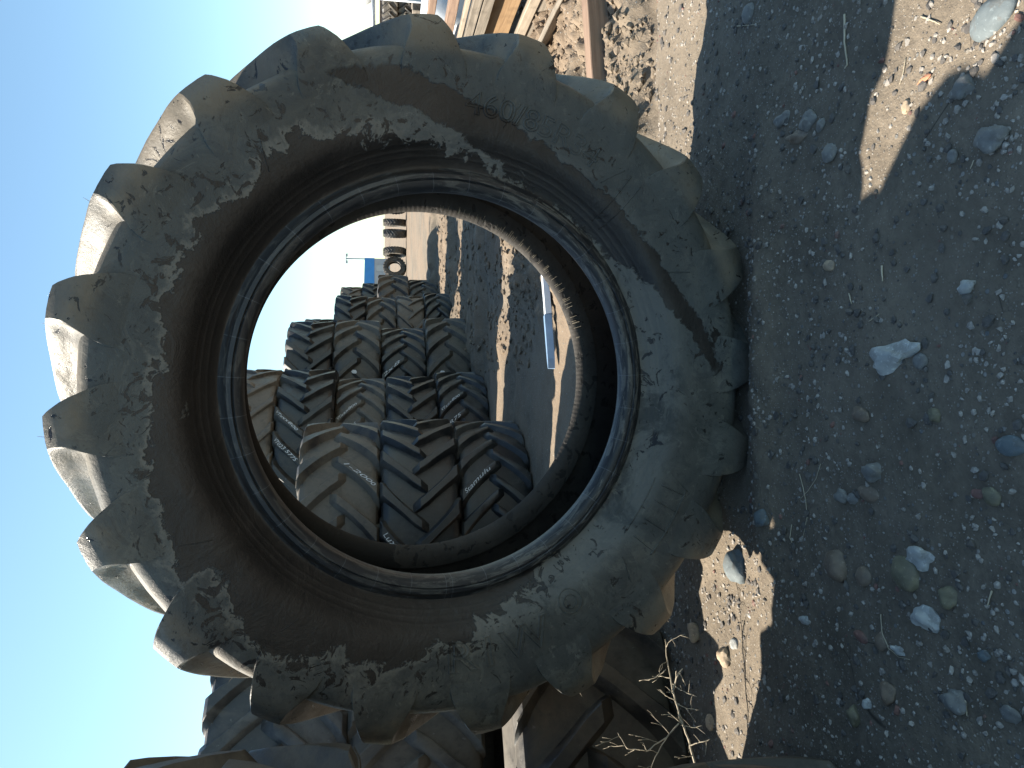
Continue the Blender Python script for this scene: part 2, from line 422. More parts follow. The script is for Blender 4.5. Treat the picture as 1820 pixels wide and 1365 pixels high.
# ---------------------------------------------------------------- tyres
def tyre_parts(P, segs, detail, sink=.004):
    """meshes of a ribbed farm tyre, axis along z. P: R, W (half width), rim, nl (lugs a side), skew sign"""
    R = P['R']; Wd = P['W']; rim = P['rim']; nl = P['nl']; sg = P.get('skew', 1); k = R/.80; q = Wd/.215
    lh = P.get('lug', .055)
    fl = R-lh                                     # groove floor radius at the crown
    # outer wall profile, from bead to crown: (t, r, w)
    wb = P.get('wb', .135*q)
    side = [(0, rim+.040*k, wb+.012), (1, rim+.055*k, wb+.006), (2, rim+.085*k, wb+.030*q), (3, lerp(rim, fl, .40), wb+.064*q), (4, lerp(rim, fl, .62), Wd*.985),
            (5, lerp(rim, fl, .80), Wd), (6, lerp(rim, fl, .915), Wd*.965), (7, fl*.988, Wd*.88), (8, fl*.996, Wd*.74), (9, fl, Wd*.4), (10, fl*1.003, 0)]
    def prof(t): r, w = interp(side, t); return r, w
    def revolve(pts, close=False):
        vs = []; fs = []; n = len(pts)
        for s in range(segs):
            a = 2*PI*s/segs; ca, sa = math.cos(a), math.sin(a)
            for (r, w) in pts: vs.append((r*ca, r*sa, w))
        for s in range(segs):
            s2 = (s+1) % segs
            for i in range(n-1 if not close else n):
                i2 = (i+1) % n
                fs.append((s*n+i, s2*n+i, s2*n+i2, s*n+i2))
        return vs, fs
    out = {}
    ns = 40 if detail > 1 else 12
    T1 = [6.4*i/ns for i in range(ns+1)]
    def wall(sign):
        pts = []
        for t in T1:
            r, w = prof(t)
            if detail > 1:      # fine moulding rings near the bead
                for rr in (rim+.075, rim+.088, rim+.098): w += .0006*math.exp(-((r-rr)/.0022)**2)
            pts.append((r, w*sign))
        if detail > 1:
            pts2 = []
            for i in range(len(pts)-1):
                if pts[i][0] < rim+.115:
                    for j in range(4):
                        t = lerp(T1[i], T1[i+1], j/4); r, w = prof(t)
                        for rr in (rim+.072, rim+.084, rim+.096): w += .0009*math.exp(-((r-rr)/.0022)**2)
                        pts2.append((r, w*sign))
                else: pts2.append(pts[i])
            pts = pts2+[pts[-1]]
        v, f = revolve(pts)
        if sign > 0: f = [x[::-1] for x in f]
        return v, f[:] 
    out['side_a'] = wall(1); out['side_b'] = wall(-1)
    # beads: thick rounded rings with steps
    def bead(sign):
        pr = [(rim+.042*k, wb+.010), (rim+.036*k, wb+.019), (rim+.027*k, wb+.021), (rim+.024*k, wb+.0165), (rim+.021*k, wb+.020), (rim+.011*k, wb+.019), (rim+.004*k, wb+.012),
              (rim, wb-.004), (rim+.001, wb-.022), (rim+.010*k, wb-.034), (rim+.035*k, wb-.030), (rim+.060*k, wb-.008), (rim+.055*k, wb+.004)]
        if sign < 0 and detail > 1:
            pr = pr[:6]+[(rim+.003, wb+.014), (rim, wb+.008), (rim+.003, wb+.002), (rim+.016*k, wb-.008), (rim+.040*k, wb-.010), (rim+.060*k, wb-.004), (rim+.055*k, wb+.004)]
        v, f = revolve([(r, w*sign) for r, w in pr], True)
        if sign > 0: f = [x[::-1] for x in f]
        return v, f
    out['bead_a'] = bead(1); out['bead_b'] = bead(-1)
    # liner
    li = [(rim+.028*k, wb-.030), (lerp(rim, fl, .35), wb+.012), (lerp(rim, fl, .60), Wd-.030), (lerp(rim, fl, .84), Wd-.045), (fl-.030, Wd*.62), (fl-.024, Wd*.3), (fl-.022, 0)]
    tab = [(i, r, w) for i, (r, w) in enumerate(li)]
    nn = 18 if detail > 1 else 6
    half = [tuple(interp(tab, 6*i/nn)) for i in range(nn+1)]
    back = [(r, -w) for r, w in half[::-1][1:]]
    if detail > 1: back = [(r-.010*(i/len(back))**2*0, w-.022*(i/(len(back)-1))**2) for i, (r, w) in enumerate(back)]
    v, f = revolve(half+back)
    out['liner'] = (v, f)
    # tread: crown band and lugs
    T2 = [6.4+3.6*i/(10 if detail > 1 else 5) for i in range((10 if detail > 1 else 5)+1)]
    half = [prof(t) for t in T2]
    v, f = revolve([(r, w) for r, w in half]+[(r, -w) for r, w in half[::-1][1:]])
    tv = list(v); tf = [x[::-1] for x in f]
    #        s   r_c        w_c       r_e          w_e     half base  half top  shift
    tab = [(0, R*.795, Wd*.965, R*.795, Wd*.975, .096*k, .092*k, .000),
           (1, R*.860, Wd*.985, R*.878, Wd*1.030, .093*k, .078*k, .000),
           (2, R*.900, Wd*.950, R*.955, Wd*1.040, .078*k, .048*k, .000),
           (3, fl*.985, Wd*.890, R*.996, Wd*.965, .068*k, .036*k, .012),
           (4, fl*.990, Wd*.78, R*.999, Wd*.82, .058*k, .033*k, .052*q),
           (5, fl*.995, Wd*.52, R*1.0, Wd*.55, .048*k, .025*k, .115*q),
           (6, fl, Wd*.20, R*1.0, Wd*.22, .046*k, .026*k, .190*q),
           (7, fl, -Wd*.08, R*.998, -Wd*.05, .042*k, .024*k, .240*q),
           (7.6, fl, -Wd*.20, fl+.006, -Wd*.18, .036*k, .018*k, .262*q)]
    nst = 26 if detail > 1 else 11
    worn = P.get('worn', 1.0)
    rnd = random.Random(P.get('seed', 5))
    for sd_ in (1, -1):
        for i in range(nl):
            a0 = 2*PI*(i+(0.5 if sd_ < 0 else 0))/nl + P.get('phase', 0)
            js = rnd.uniform(-.004, .004); b0 = len(tv)
            for s in range(nst):
                t = 7.6*s/(nst-1)
                rc, wc, re, we, hb, ht, sh = interpm(tab, t)
                hb *= P.get('lw', 1); ht *= P.get('lw', 1)
                re = rc+(re-rc)*worn
                sh = (sh+js)*sg
                def pt(r, w, off): 
                    a = a0+(sh+off)/R
                    return (r*math.cos(a), r*math.sin(a), w*sd_)
                # the flank is steep, its foot filleted, its top edge slightly rounded
                hh = max(re-rc, 0); e = .0045*k if detail > 1 else .006
                rr = lambda f_: rc+(re-rc)*f_
                ww = lambda f_: wc+(we-wc)*f_
                rb = rc-sink; 
                cs = [(rb, wc-sink*.5*1, -hb), (rr(.10), ww(.10), -lerp(hb, ht, .42)), (rr(.5), ww(.5), -lerp(hb, ht, .78)), (rr(.90), ww(.90), -ht), (rr(.985), ww(.985), -ht+e),
                      (rr(1.0), ww(1.0), -ht*.4), (rr(1.0), ww(1.0), ht*.4), (rr(.985), ww(.985), ht-e), (rr(.90), ww(.90), ht), (rr(.5), ww(.5), lerp(hb, ht, .78)), (rr(.10), ww(.10), lerp(hb, ht, .42)), (rb, wc-sink*.5, hb)]
                if detail <= 1: cs = [cs[0], cs[1], cs[3], cs[4], cs[7], cs[8], cs[10], cs[11]]
                for (r, w, off) in cs: tv.append(pt(r, w, off))
            nc = 12 if detail > 1 else 8
            for s in range(nst-1):
                for c in range(nc-1):
                    qd = (b0+s*nc+c, b0+(s+1)*nc+c, b0+(s+1)*nc+c+1, b0+s*nc+c+1)
                    tf.append(qd if sd_ > 0 else qd[::-1])
            cap = [b0+c for c in range(nc)]; tf.append(cap if sd_ > 0 else cap[::-1])
            cap = [b0+(nst-1)*nc+c for c in range(nc)]; tf.append(cap[::-1] if sd_ > 0 else cap)
    out['tread'] = (tv, [tuple(x) for x in tf])
    P['tab'] = tab; P['prof'] = prof
    return out

def text_mesh(s, size, shear=0.0, extrude=0.0, outline=False):
    cu = bpy.data.curves.new('txt', 'FONT'); cu.body = s; cu.size = size; cu.shear = shear; cu.align_x = 'CENTER'; cu.resolution_u = 3
    o = bpy.data.objects.new('txt', cu); COL.objects.link(o)
    if outline: cu.fill_mode = 'NONE'; cu.bevel_depth = extrude; cu.bevel_resolution = 1
    else: cu.extrude = extrude
    dg = bpy.context.evaluated_depsgraph_get(); me = bpy.data.meshes.new_from_object(o.evaluated_get(dg))
    v = [tuple(x.co) for x in me.vertices]; f = [tuple(p.vertices) for p in me.polygons]
    bpy.data.objects.remove(o); bpy.data.curves.remove(cu); bpy.data.meshes.remove(me)
    return v, f

# ---- the big standing tyre
HP = dict(R=.800, W=.212, rim=.440, nl=20, skew=1, lug=.052, wb=.135, phase=R_(4.7), seed=3)
hero = empty('tractor_tyre'); tag(hero, 'huge muddy tractor tyre standing upright on its tread, ringing the view of the stacks', 'tyre')
t_, yaw_ = R_(9.0), R_(-3.2)
Xl = Vector((math.cos(yaw_), math.sin(yaw_), 0))
Yl = Vector((0, -math.sin(t_), math.cos(t_))); Zl = Xl.cross(Yl).normalized(); Yl = Zl.cross(Xl)
mw = Matrix(((Xl.x, Yl.x, Zl.x), (Xl.y, Yl.y, Zl.y), (Xl.z, Yl.z, Zl.z))).to_4x4(); mw.translation = (0.0017, 1.828, .7505)
hero.matrix_world = mw
hp = tyre_parts(HP, 300, 2)
def wob(vs, a=.0022):
    out = []
    for v in vs:
        p = Vector(v); n_ = noise.noise(p*7)*a+noise.noise(p*23)*a*.4
        l = math.hypot(p.x, p.y); out.append((p.x*(1+n_/l), p.y*(1+n_/l), p.z+n_*(1 if p.z > 0 else -1)))
    return out
for key, nm, mt in (('side_a', 'sidewall', 'hero'), ('side_b', 'sidewall', 'hero'), ('bead_a', 'bead', 'bead'), ('bead_b', 'bead', 'inner'), ('liner', 'inner_liner', 'inner'), ('tread', 'tread', 'hero')):
    v, f = hp[key]
    v = wob(v) if key in ('tread', 'side_a', 'side_b') else v
    o = meshobj(nm, v, f, M[mt], hero, True, 27 if key == 'tread' else 42)
def hero_w(r):
    best = None
    for i in range(130):
        rr, ww = HP['prof'](6.4*i/129)
        if best is None or abs(rr-r) < best[0]: best = (abs(rr-r), ww)
    return best[1]
def curve_text(s, size, r0, a_mid, tops_out, name, h=.0018, depth=.004, gap=1.0):
    v, f = text_mesh(s, size, 0, depth*.5, outline=True)
    out = []
    cache = {}
    for (x, y, z) in v:
        yy = (y-size*.35); r = r0+(yy if tops_out else -yy); a = a_mid+((-x if tops_out else x)*gap)/r0
        kk = round(r, 3)
        if kk not in cache: cache[kk] = hero_w(r)
        out.append((r*math.cos(a), r*math.sin(a), cache[kk]+h+z))
    f2 = f if tops_out else f
    return meshobj(name, out, f2, M['hero'], hero, True, 50)
curve_text('460/85R34', .066, .622, R_(-17), True, 'raised_lettering', 0, .0045, 1.15)
curve_text('R1W', .095, .605, R_(190), False, 'raised_lettering', 0, .005, 1.25)
curve_text('TUBELESS', .020, .497, R_(-18), True, 'raised_lettering', 0, .0016, 1.2)
curve_text('MAX 240 kPa', .014, .497, R_(-37), True, 'raised_lettering', 0, .0013, 1.2)
# round emblem moulded below the letters, and the tread tick lines across the sidewall
rg = MB()
def on_side(r, a, h=.001): return (r*math.cos(a), r*math.sin(a), hero_w(r)+h)
for rad in (.028, .016):
    ca, cr = R_(209), .580
    rg.tube([on_side(cr+rad*math.cos(k*PI/12), ca+rad*math.sin(k*PI/12)/cr) for k in range(25)], .0016, 5)
rg.build('moulded_ring', M['hero'], hero, True)
for i in range(14):
    tk = MB(); a = R_(-62+i*26)+R_(3)*math.sin(i*3.1)
    tk.tube([on_side(.585+.004*j, a-.003*j, -.0002) for j in range(16)], .0009, 4); tk.build('mould_line', M['hero'], hero, True)
for a in (R_(-44), R_(-41)):
    tk = MB(); tk.tube([on_side(.52+.006*j, a+.0006*j, 0) for j in range(22)], .0014, 4); tk.build('mould_line', M['hero'], hero, True)
# a worn raised emblem near the ground: ring arc and bars
em = MB()
for (a0, a1, rr) in ((230, 246, .640), (230, 246, .555)): em.tube([on_side(rr, R_(lerp(a0, a1, k/10)), 0) for k in range(11)], .002, 5)
for a in (231, 236, 241, 245): em.tube([on_side(.575+.007*j, R_(a), 0) for j in range(11)], .0018, 5)
em.build('raised_emblem', M['hero'], hero, True)
# moulding hairs
rr_ = random.Random(4)
for i in range(30):
    hr = MB()
    a = rr_.uniform(0, 2*PI); w = rr_.choice((-1, 1))
    r0 = .800; tt = rr_.uniform(3, 6)
    i0 = int((a/(2*PI))*20)
    rc, wc, re, we, hb, ht, sh = interp(HP['tab'], tt)
    la = 2*PI*i0/20+HP['phase']+(sh+rr_.uniform(-.02, .02))/.8
    p = Vector((re*math.cos(la), re*math.sin(la), we)); d = Vector((math.cos(la), math.sin(la), .2))
    d = (d+Vector((rr_.uniform(-.4, .4),)*3)).normalized(); L = rr_.uniform(.005, .012)
    hr.tube([p-d*.003, p+d*L*.6, p+d*L+Vector((0, 0, .002))], [.0006, .0005, .0002], 3); hr.build('rubber_hair', M['twig'], hero)
for i in range(60):       # rear bead, bottom right
    hr = MB()
    a = R_(rr_.uniform(-75, -5)); p = Vector((.448*math.cos(a), .448*math.sin(a), -.128)); L = rr_.uniform(.008, .022)
    d = Vector((math.cos(a), math.sin(a), .5)).normalized()
    hr.tube([p, p+d*L], [.0006, .0003], 3); hr.build('rubber_hair', M['twig'], hero)
# ---- stack tyres: four kinds, built once, then copied
def make_tyre(P, mat, name='stacked_tyre'):
    d = tyre_parts(P, 96, 1)
    root = empty(name, (0, 0, -500))
    for key, nm in (('tread', 'tread'), ('side_a', 'sidewall'), ('side_b', 'sidewall'), ('bead_a', 'bead'), ('bead_b', 'bead'), ('liner', 'inner_liner')):
        v, f = d[key]; meshobj(nm, v, f, mat, root, True, 35)
    root['P'] = 0
    return root, P
KIN = {}
KIN['a'] = make_tyre(dict(R=.80, W=.205, rim=.42, nl=19, skew=1, lug=.046, wb=.16, seed=1, lw=1.2), M['black'])
KIN['b'] = make_tyre(dict(R=.80, W=.205, rim=.42, nl=21, skew=-1, lug=.042, wb=.16, seed=2, lw=1.12), M['dusty'])
KIN['c'] = make_tyre(dict(R=.76, W=.20, rim=.40, nl=24, skew=1, lug=.040, wb=.15, seed=3, worn=.8, lw=1.1), M['black'])
KIN['d'] = make_tyre(dict(R=.78, W=.205, rim=.40, nl=18, skew=-1, lug=.036, wb=.15, seed=6, worn=.75), M['brown'])
KIN['e'] = make_tyre(dict(R=.62, W=.15, rim=.33, nl=22, skew=1, lug=.036, wb=.11, seed=8), M['dusty'])
used = set()
def place_tyre(kind, loc, rotz, h, label, group=None, lay=True, rot=None, name='stacked_tyre', sc=1.0, mat=None):
    proto, P = KIN[kind]
    if kind in used or mat:
        o = copy_tree(proto) if kind in used else proto
        used.add(kind)
    else: o = proto; used.add(kind)
    if 'P' in o: del o['P']
    zs = h/(2*P['W']*1.03)
    o.location = loc; o.rotation_euler = rot if rot else (0, 0, rotz); o.scale = (sc, sc, zs)
    tag(o, label, 'tyre', group)
    if mat:
        for ch in o.children:
            ch.data = ch.data.copy(); ch.data.materials[0] = mat
    return o, P
def chalk(o, P, text, size, ang, lug_side=1, along=True, name='chalk_writing', mat='chalk'):
    """handwriting on the face of one lug (or on the groove floor) of tyre o, at local angle ang"""
    v, f = text_mesh(text, size, .35)
    tab = P['tab']; R = P['R']; sg = P['skew']; nl = P['nl']
    i = round((ang-(PI/nl if lug_side < 0 else 0))/(2*PI/nl)); a0 = 2*PI*(i+(.5 if lug_side < 0 else 0))/nl
    xs = [q[0] for q in v]; L = max(xs)-min(xs); out = []
    rn = random.Random(len(text)*7+int(size*1e4))
    flip = 1
    for (x, y, z) in v:
        q_ = (x-min(xs))/max(L, 1e-6); s = lerp(3.5, 6.2, q_) if lug_side > 0 else lerp(6.2, 3.5, q_)
        rc, wc, re, we, hb, ht, sh = interp(tab, s)
        re = rc+(re-rc)*P.get('worn', 1.0)
        yy = (y-size*.35+.0025*math.sin(x*60))*1.0
        a = a0+(sh*sg)/R
        w = we*lug_side
        # move across the lug
        a += yy*.8/R; w += yy*.6*sg*lug_side
        rr = re+.0035
        out.append((rr*math.cos(a), rr*math.sin(a), w))
    return meshobj(name, out, f, M[mat], o, False)
def patch(o, P, ang, w, s=.03, mat='paper', name='sticker'):
    mb = MB(); R = P['R']+.004; rn = random.Random(int(ang*100))
    pts = [(-1, -.6), (-.2, -.9), (.9, -.5), (1, .4), (.1, .9), (-.8, .5)]
    vs = []
    for (x, y) in pts: a = ang+x*s*.7/R; vs.append((R*math.cos(a), R*math.sin(a), w+y*s))
    vs2 = [(x*.995, y*.995, z) for x, y, z in vs]
    mb.add(vs+vs2, [tuple(range(6)), tuple(range(6, 12))[::-1]]+[(i, (i+1) % 6, 6+(i+1) % 6, 6+i) for i in range(6)])
    return mb.build(name, M[mat], o)
rnd = random.Random(11)
GRP = 'farm tyres stacked flat in the row behind'
def stack(name_txt, cx, cy, specs):
    z = 0.0; out = []
    n = len(specs)
    for i, sp in enumerate(specs):       # bottom to top
        kind, h, dx, dy, label = sp[:5]; kw = sp[5] if len(sp) > 5 else {}
        o, P = place_tyre(kind, (cx+dx, cy+dy, z+h/2), rnd.uniform(0, 6.28), h, label, GRP, **kw)
        z += h; out.append((o, P))
    return out
def face(o, cx, cy, off=0.0):      # local angle that looks at the camera
    return math.atan2(-cy, -cx)-o.rotation_euler[2]+off
s1 = stack('nearest', -1.02, 4.92, [
    ('c', .44, .02, 0, 'bottom tyre of the nearest stack, black with chunky lugs and faint chalk'),
    ('b', .46, -.01, -.02, 'middle tyre of the nearest stack, deep chevron lugs with large chalk writing', dict(mat=M['black'])),
    ('a', .47, -.03, 0, 'top tyre of the nearest stack, sunlit white along its upper shoulder', dict(mat=M['dusty']))])
s2 = stack('second', -.70, 6.75, [
    ('c', .43, .06, 0, 'bottom tyre of the second stack, black with blue chalk numbers beside the dark ground'),
    ('b', .43, -.03, 0, 'second tyre up in the second stack, chevron lugs with white chalk numbers'),
    ('c', .42, .0, .1, 'third tyre up in the second stack, low dusty chevrons with chalk', dict(mat=M['dusty'])),
    ('b', .46, .03, 0, 'fourth tyre up in the second stack, just under the brown tyre'),
    ('d', .44, .06, 0, 'brown muddy tyre topmost on the second stack, at the hole edge')])
s3 = stack('third', -.10, 8.2, [
    ('a', .45, .03, 0, 'bottom tyre of the third stack, glossy black with one pale sticker'),
    ('c', .46, -.04, 0, 'second tyre up in the third stack, smooth black lugs with a torn white label'),
    ('a', .47, -.01, 0, 'third tyre up in the third stack, black ribs and a small oval sticker'),
    ('b', .47, -.03, 0, 'topmost tyre of the third stack, pale worn lugs against the sky')])
s4 = stack('fourth', .38, 10.1, [
    ('c', .36, .10, 0, 'bottom tyre of the fourth stack with rounded shoulders'),
    ('d', .36, .04, 0, 'dusty brown tyre second up in the fourth stack'),
    ('a', .38, -.02, 0, 'third tyre up in the fourth stack, bold chevron lugs'),
    ('b', .40, .0, 0, 'fourth tyre up in the fourth stack, broad crossed lugs', dict(mat=M['black'])),
    ('b', .40, -.32, 0, 'topmost tyre of the fourth stack, bluish strip on its sunny shoulder')])
s5 = stack('fifth', 1.02, 12.7, [
    ('c', .48, .0, 0, 'bottom tyre of the low fifth stack, black'),
    ('a', .50, .02, 0, 'top tyre of the low fifth stack, wide with long smooth lugs')])
s6 = stack('sixth', 1.05, 14.6, [
    ('a', .43, .0, 0, 'bottom tyre of the far sixth stack'), ('c', .43, .03, 0, 'second tyre up in the far sixth stack'),
    ('b', .43, .1, 0, 'third tyre up in the far sixth stack'), ('d', .40, .05, 0, 'small dusty tyre topmost on the far sixth stack')])
o, P = s1[2]; chalk(o, P, 'YOAR6-8', 0.040, face(o, -1.02, 4.92, -.10), 1); chalk(o, P, '1-2000', 0.029, face(o, -1.02, 4.92, .32), -1)
o, P = s1[1]; chalk(o, P, 'Luxuma', 0.043, face(o, -1.02, 4.92, .05), 1); chalk(o, P, '018-23M', 0.040, face(o, -1.02, 4.92, -.27), 1); chalk(o, P, 'Wxxm', 0.036, face(o, -1.02, 4.92, -.27), -1)
o, P = s1[0]; chalk(o, P, 'Stamulu', 0.036, face(o, -1.02, 4.92, .25), 1)
for k, tx_ in ((0, 'T60R75'), (1, 'VT023 5175'), (2, 'VT023 5775'), (3, 'VT023 5775')):
    o, P = s2[k]
    chalk(o, P, tx_, .038, face(o, -.7, 6.75, .18), 1); chalk(o, P, 'VTxxx800', .03, face(o, -.7, 6.75, .50), 1)
o, P = s3[1]; patch(o, P, face(o, -.1, 8.2, .0), -.03, .035); chalk(o, P, '2x8', .04, face(o, -.1, 8.2, .3), 1)
o, P = s3[2]; patch(o, P, face(o, -.1, 8.2, .28), .02, .028)
o, P = s3[0]; patch(o, P, face(o, -.1, 8.2, .22), .07, .03)
o, P = s4[4]; patch(o, P, face(o, .06, 10.1, -.2), .12, .05, 'bluew')

# left stack behind the big tyre and the tyre lying at its foot
GRP = 'farm tyres stacked flat at the left'
stack('left', -1.70, 3.38, [
    ('a', .50, .28, -.58, 'large dark tyre lying flat on the ground at the foot of the left stack', dict(mat=M['dusty'], sc=1.08)),
    ('c', .51, .0, 0, 'middle tyre of the left stack, dusty with sunlit shoulder lugs', dict(mat=M['dusty'])),
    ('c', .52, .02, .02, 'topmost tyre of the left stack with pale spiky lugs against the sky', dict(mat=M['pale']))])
GRP = 'farm tyres stacked flat near the camera'
stack('near', -1.452, 1.10, [
    ('c', .46, .0, 0, 'lowest tyre of the stack close by at the frame edge', dict(mat=M['dusty'])),
    ('d', .46, -.10, 0, 'second tyre of the stack close by at the frame edge'),
    ('a', .42, .05, .0, 'black tyre whose shoulder just enters at the frame edge')])

# far row of tyres along the horizon
farg = 'tyres in the far row on the horizon'
rf = random.Random(5)
far_lab = ['standing tyre in the far row, next to the grey building', 'second standing tyre of the far row with a round hub hole', 'third standing tyre of the far row',
           'standing tyre at the middle of the far row', 'fifth tyre of the far row, dull grey', 'sixth tyre of the far row, turned on edge', 'far tyre just before the hole edge', 'far tyre partly behind the hole edge']
for i in range(8):
    x = 4.1+i*.62; y = 30+rf.uniform(-.4, .6)
    if i == 1: place_tyre('e', (x, y, .46), 0, .26, far_lab[i], farg, sc=.75, rot=(PI/2, 0, rf.uniform(-.4, .4)), name='far')
    else: place_tyre('e', (x, y, .46), 0, .28, far_lab[i], farg, sc=.75, rot=(PI/2, 0, rf.uniform(.9, 1.7)), name='far', mat=M['black'] if i % 2 else None)
GRP = 'small farm tyres stacked flat in the far distance'
for j, (x, y) in enumerate(((7.3, 27.5), (8.7, 27.0))):
    stack('far', x, y, [('e', .34, 0, 0, 'bottom tyre of the %s distant stack' % ('left' if j == 0 else 'right')), ('e', .34, .03, 0, 'middle tyre of the %s distant stack' % ('left' if j == 0 else 'right')),
                        ('e', .34, -.05, 0, 'top tyre of the %s distant stack' % ('left' if j == 0 else 'right'))])
GRP = 'small tyres stacked flat behind the crate'
stack('right', 7.75, 14.6, [('e', .31, 0, 0, 'bottom pale dusty tyre of the stack behind the crate'), ('e', .31, .04, 0, 'middle dusty tyre of the stack behind the crate'), ('e', .30, -.08, 0, 'top tyre of the stack behind the crate, small ribs')])

# ---------------------------------------------------------------- far building and lamp mast
b = empty('warehouse', (15, 122, 0)); tag(b, 'small grey building with a bright blue upper band on the horizon', 'building')
mb = MB(); mb.box((0, 0, 1.2), (9.4, 8, 2.4)); mb.build('wall', M['grey'], b)
mb = MB(); mb.add([(-6.5, -4.1, 2.4), (4.75, -4.1, 2.4), (4.75, 4.1, 2.4), (-6.5, 4.1, 2.4), (-6.5, -4.1, 4.2), (4.75, -4.1, 3.9), (4.75, 4.1, 3.9), (-6.5, 4.1, 4.2)],
              [(0, 3, 2, 1), (4, 5, 6, 7), (0, 1, 5, 4), (1, 2, 6, 5), (2, 3, 7, 6), (3, 0, 4, 7)]); mb.build('roof', M['blue'], b)
mb = MB(); mb.box((3.2, -4.05, 1.05), (1.0, .08, 2.1)); mb.build('door', M['steel'], b)
l = empty('lamp_mast', (19.9, 120, 0)); tag(l, 'thin lamp mast with a crossbar head rising over the far building', 'lamp mast')
mb = MB(); mb.tube([(0, 0, 0), (0, 0, 6.8)], .13, 8); mb.build('pole', M['steel'], l)
mb = MB(); mb.box((0, 0, 6.85), (1.5, .12, .12)); mb.box((-.55, 0, 6.7), (.5, .3, .22)); mb.box((.55, 0, 6.7), (.5, .3, .22)); mb.build('lamp_head', M['steel'], l)

# ---------------------------------------------------------------- crate, timber and other things on the right
def board(size, mat, parent, c, rot=None, name='board'):
    bm = bmesh.new(); bmesh.ops.create_cube(bm, size=1)
    bmesh.ops.scale(bm, vec=size, verts=bm.verts)
    L = max(range(3), key=lambda i: size[i])
    ed = [e for e in bm.edges if abs((e.verts[0].co-e.verts[1].co)[L]) > size[L]*.9]
    bmesh.ops.subdivide_edges(bm, edges=ed, cuts=12)
    for v in bm.verts:
        p = v.co+Vector(c); q_ = Vector((noise.noise(p*5), noise.noise(p*5+Vector((9, 0, 0))), noise.noise(p*5+Vector((0, 9, 0)))))
        v.co += q_*.0045
    bmesh.ops.bevel(bm, geom=[e for e in bm.edges if e.is_manifold and e.calc_face_angle(0) > .8], offset=.003, segments=1, affect='EDGES')
    if rot is not None: bmesh.ops.transform(bm, matrix=rot.to_4x4(), verts=bm.verts)
    bmesh.ops.translate(bm, vec=c, verts=bm.verts)
    return bmobj(name, bm, mat, parent)
cr = empty('wooden_crate', (2.0, 4.3, 0)); cr.rotation_euler = (0, 0, R_(-3))
tag(cr, 'broken wooden crate of grey and orange boards lying in the mud', 'crate')
LY = 2.6; y0 = .35
board((.05, LY, .12), M['wood_grey'], cr, (.03, y0, .07))
board((.03, LY, .055), M['wood_pale'], cr, (.00, y0-.1, .115))
board((.02, LY, .15), M['wood_orange'], cr, (.06, y0, .235), name='panel')
board((.05, LY*.97, .055), M['wood_grey'], cr, (.01, y0, .345))
board((.04, LY*.95, .045), M['wood_grey'], cr, (.0, y0+.05, .402))
board((.04, LY, .024), M['wood_pale'], cr, (.02, y0, .445))
board((.05, LY*.98, .052), M['wood_red'], cr, (.03, y0, .515))
board((.04, LY, .040), M['wood_red'], cr, (.02, y0, .625))
for (x, y) in ((.08, y0-1.2), (.08, y0+1.2), (.85, y0-1.2), (.85, y0+1.2)): board((.07, .07, .66), M['wood_grey'], cr, (x, y, .33), name='post')
for zc in (.1, .35, .62): board((.04, LY, .09), M['wood_grey'], cr, (.9, y0, zc))
for zc in (.12, .60):
    board((.80, .03, .08), M['wood_red'], cr, (.46, y0+1.25, zc)); board((.80, .03, .08), M['wood_grey'], cr, (.46, y0-1.25, zc))
sk = empty('plank', (1.74, 4.05, .085)); tag(sk, 'splintered grey plank leaning on the low mud bank beside the crate', 'plank')
board((.15, 1.7, .022), M['wood_grey'], sk, (0, 0, 0), Matrix.Rotation(R_(42), 3, 'Y') @ Matrix.Rotation(R_(4), 3, 'Z'))
tb = empty('timber', (1.93, 2.93, .055)); tb.rotation_euler = (0, R_(-.6), R_(12)); tag(tb, 'long reddish squared timber lying on the churned mud', 'timber')
board((1.75, .075, .085), M['timber'], tb, (0, 0, 0), name='beam')
# plastic sheet scraps inside the crate
ps = empty('plastic_can', (2.45, 4.9, .44)); tag(ps, 'pale plastic drum glimpsed between the crate boards', 'drum')
mb = MB(); mb.tube([(0, -.3, 0), (0, -.27, 0), (0, .27, 0), (0, .3, 0)], [.16, .20, .20, .16], 20); mb.build('shell', M['white'], ps, True, 40)
mb = MB(); mb.tube([(0, -.27, .05), (0, -.34, .05)], .035, 12); mb.build('cap', M['bluew'], ps, True, 40)
pf = [Vector((-.25, 0, 0)), Vector((-.05, .02, 0)), Vector((.0, 0, .1))]
# white tank at the far right edge and a rod before it
tkz = D(600, -30, 8.5)
tn = empty('storage_tank', (4.28, 8.4, 0)); tag(tn, 'white rounded tank just entering at the top edge of the photo', 'tank')
mb = MB()
prf = [(0, -.0), (.10, .003), (.30, .05), (.45, .14), (.55, .30), (.58, .6), (.58, 2.2)]
vs = []; n_ = 40
for (r, xx) in prf:
    for k in range(n_): vs.append((xx, r*1.0*math.cos(2*PI*k/n_), 1.22+r*.62*math.sin(2*PI*k/n_)+xx*.05))
fs = [(i*n_+k, i*n_+(k+1) % n_, (i+1)*n_+(k+1) % n_, (i+1)*n_+k) for i in range(len(prf)-1) for k in range(n_)]
mb.add(vs, fs); mb.build('shell', M['white'], tn, True, 50)
mb = MB(); 
for xx in (.7, 1.9):
    for yy in (-.35, .35): mb.box((xx, yy, .45), (.08, .08, .9))
mb.build('stand', M['steel'], tn)
rd = empty('steel_rod', (0, 0, 0)); tag(rd, 'thin grey steel rod crossing in front of the white tank', 'rod')
a = D(664, 60, 5.2); c = D(661, -160, 5.2); g = Vector((c.x, c.y, 0))
mb = MB(); mb.tube([a, c], .014, 8); mb.build('rod', M['steel'], rd, True)
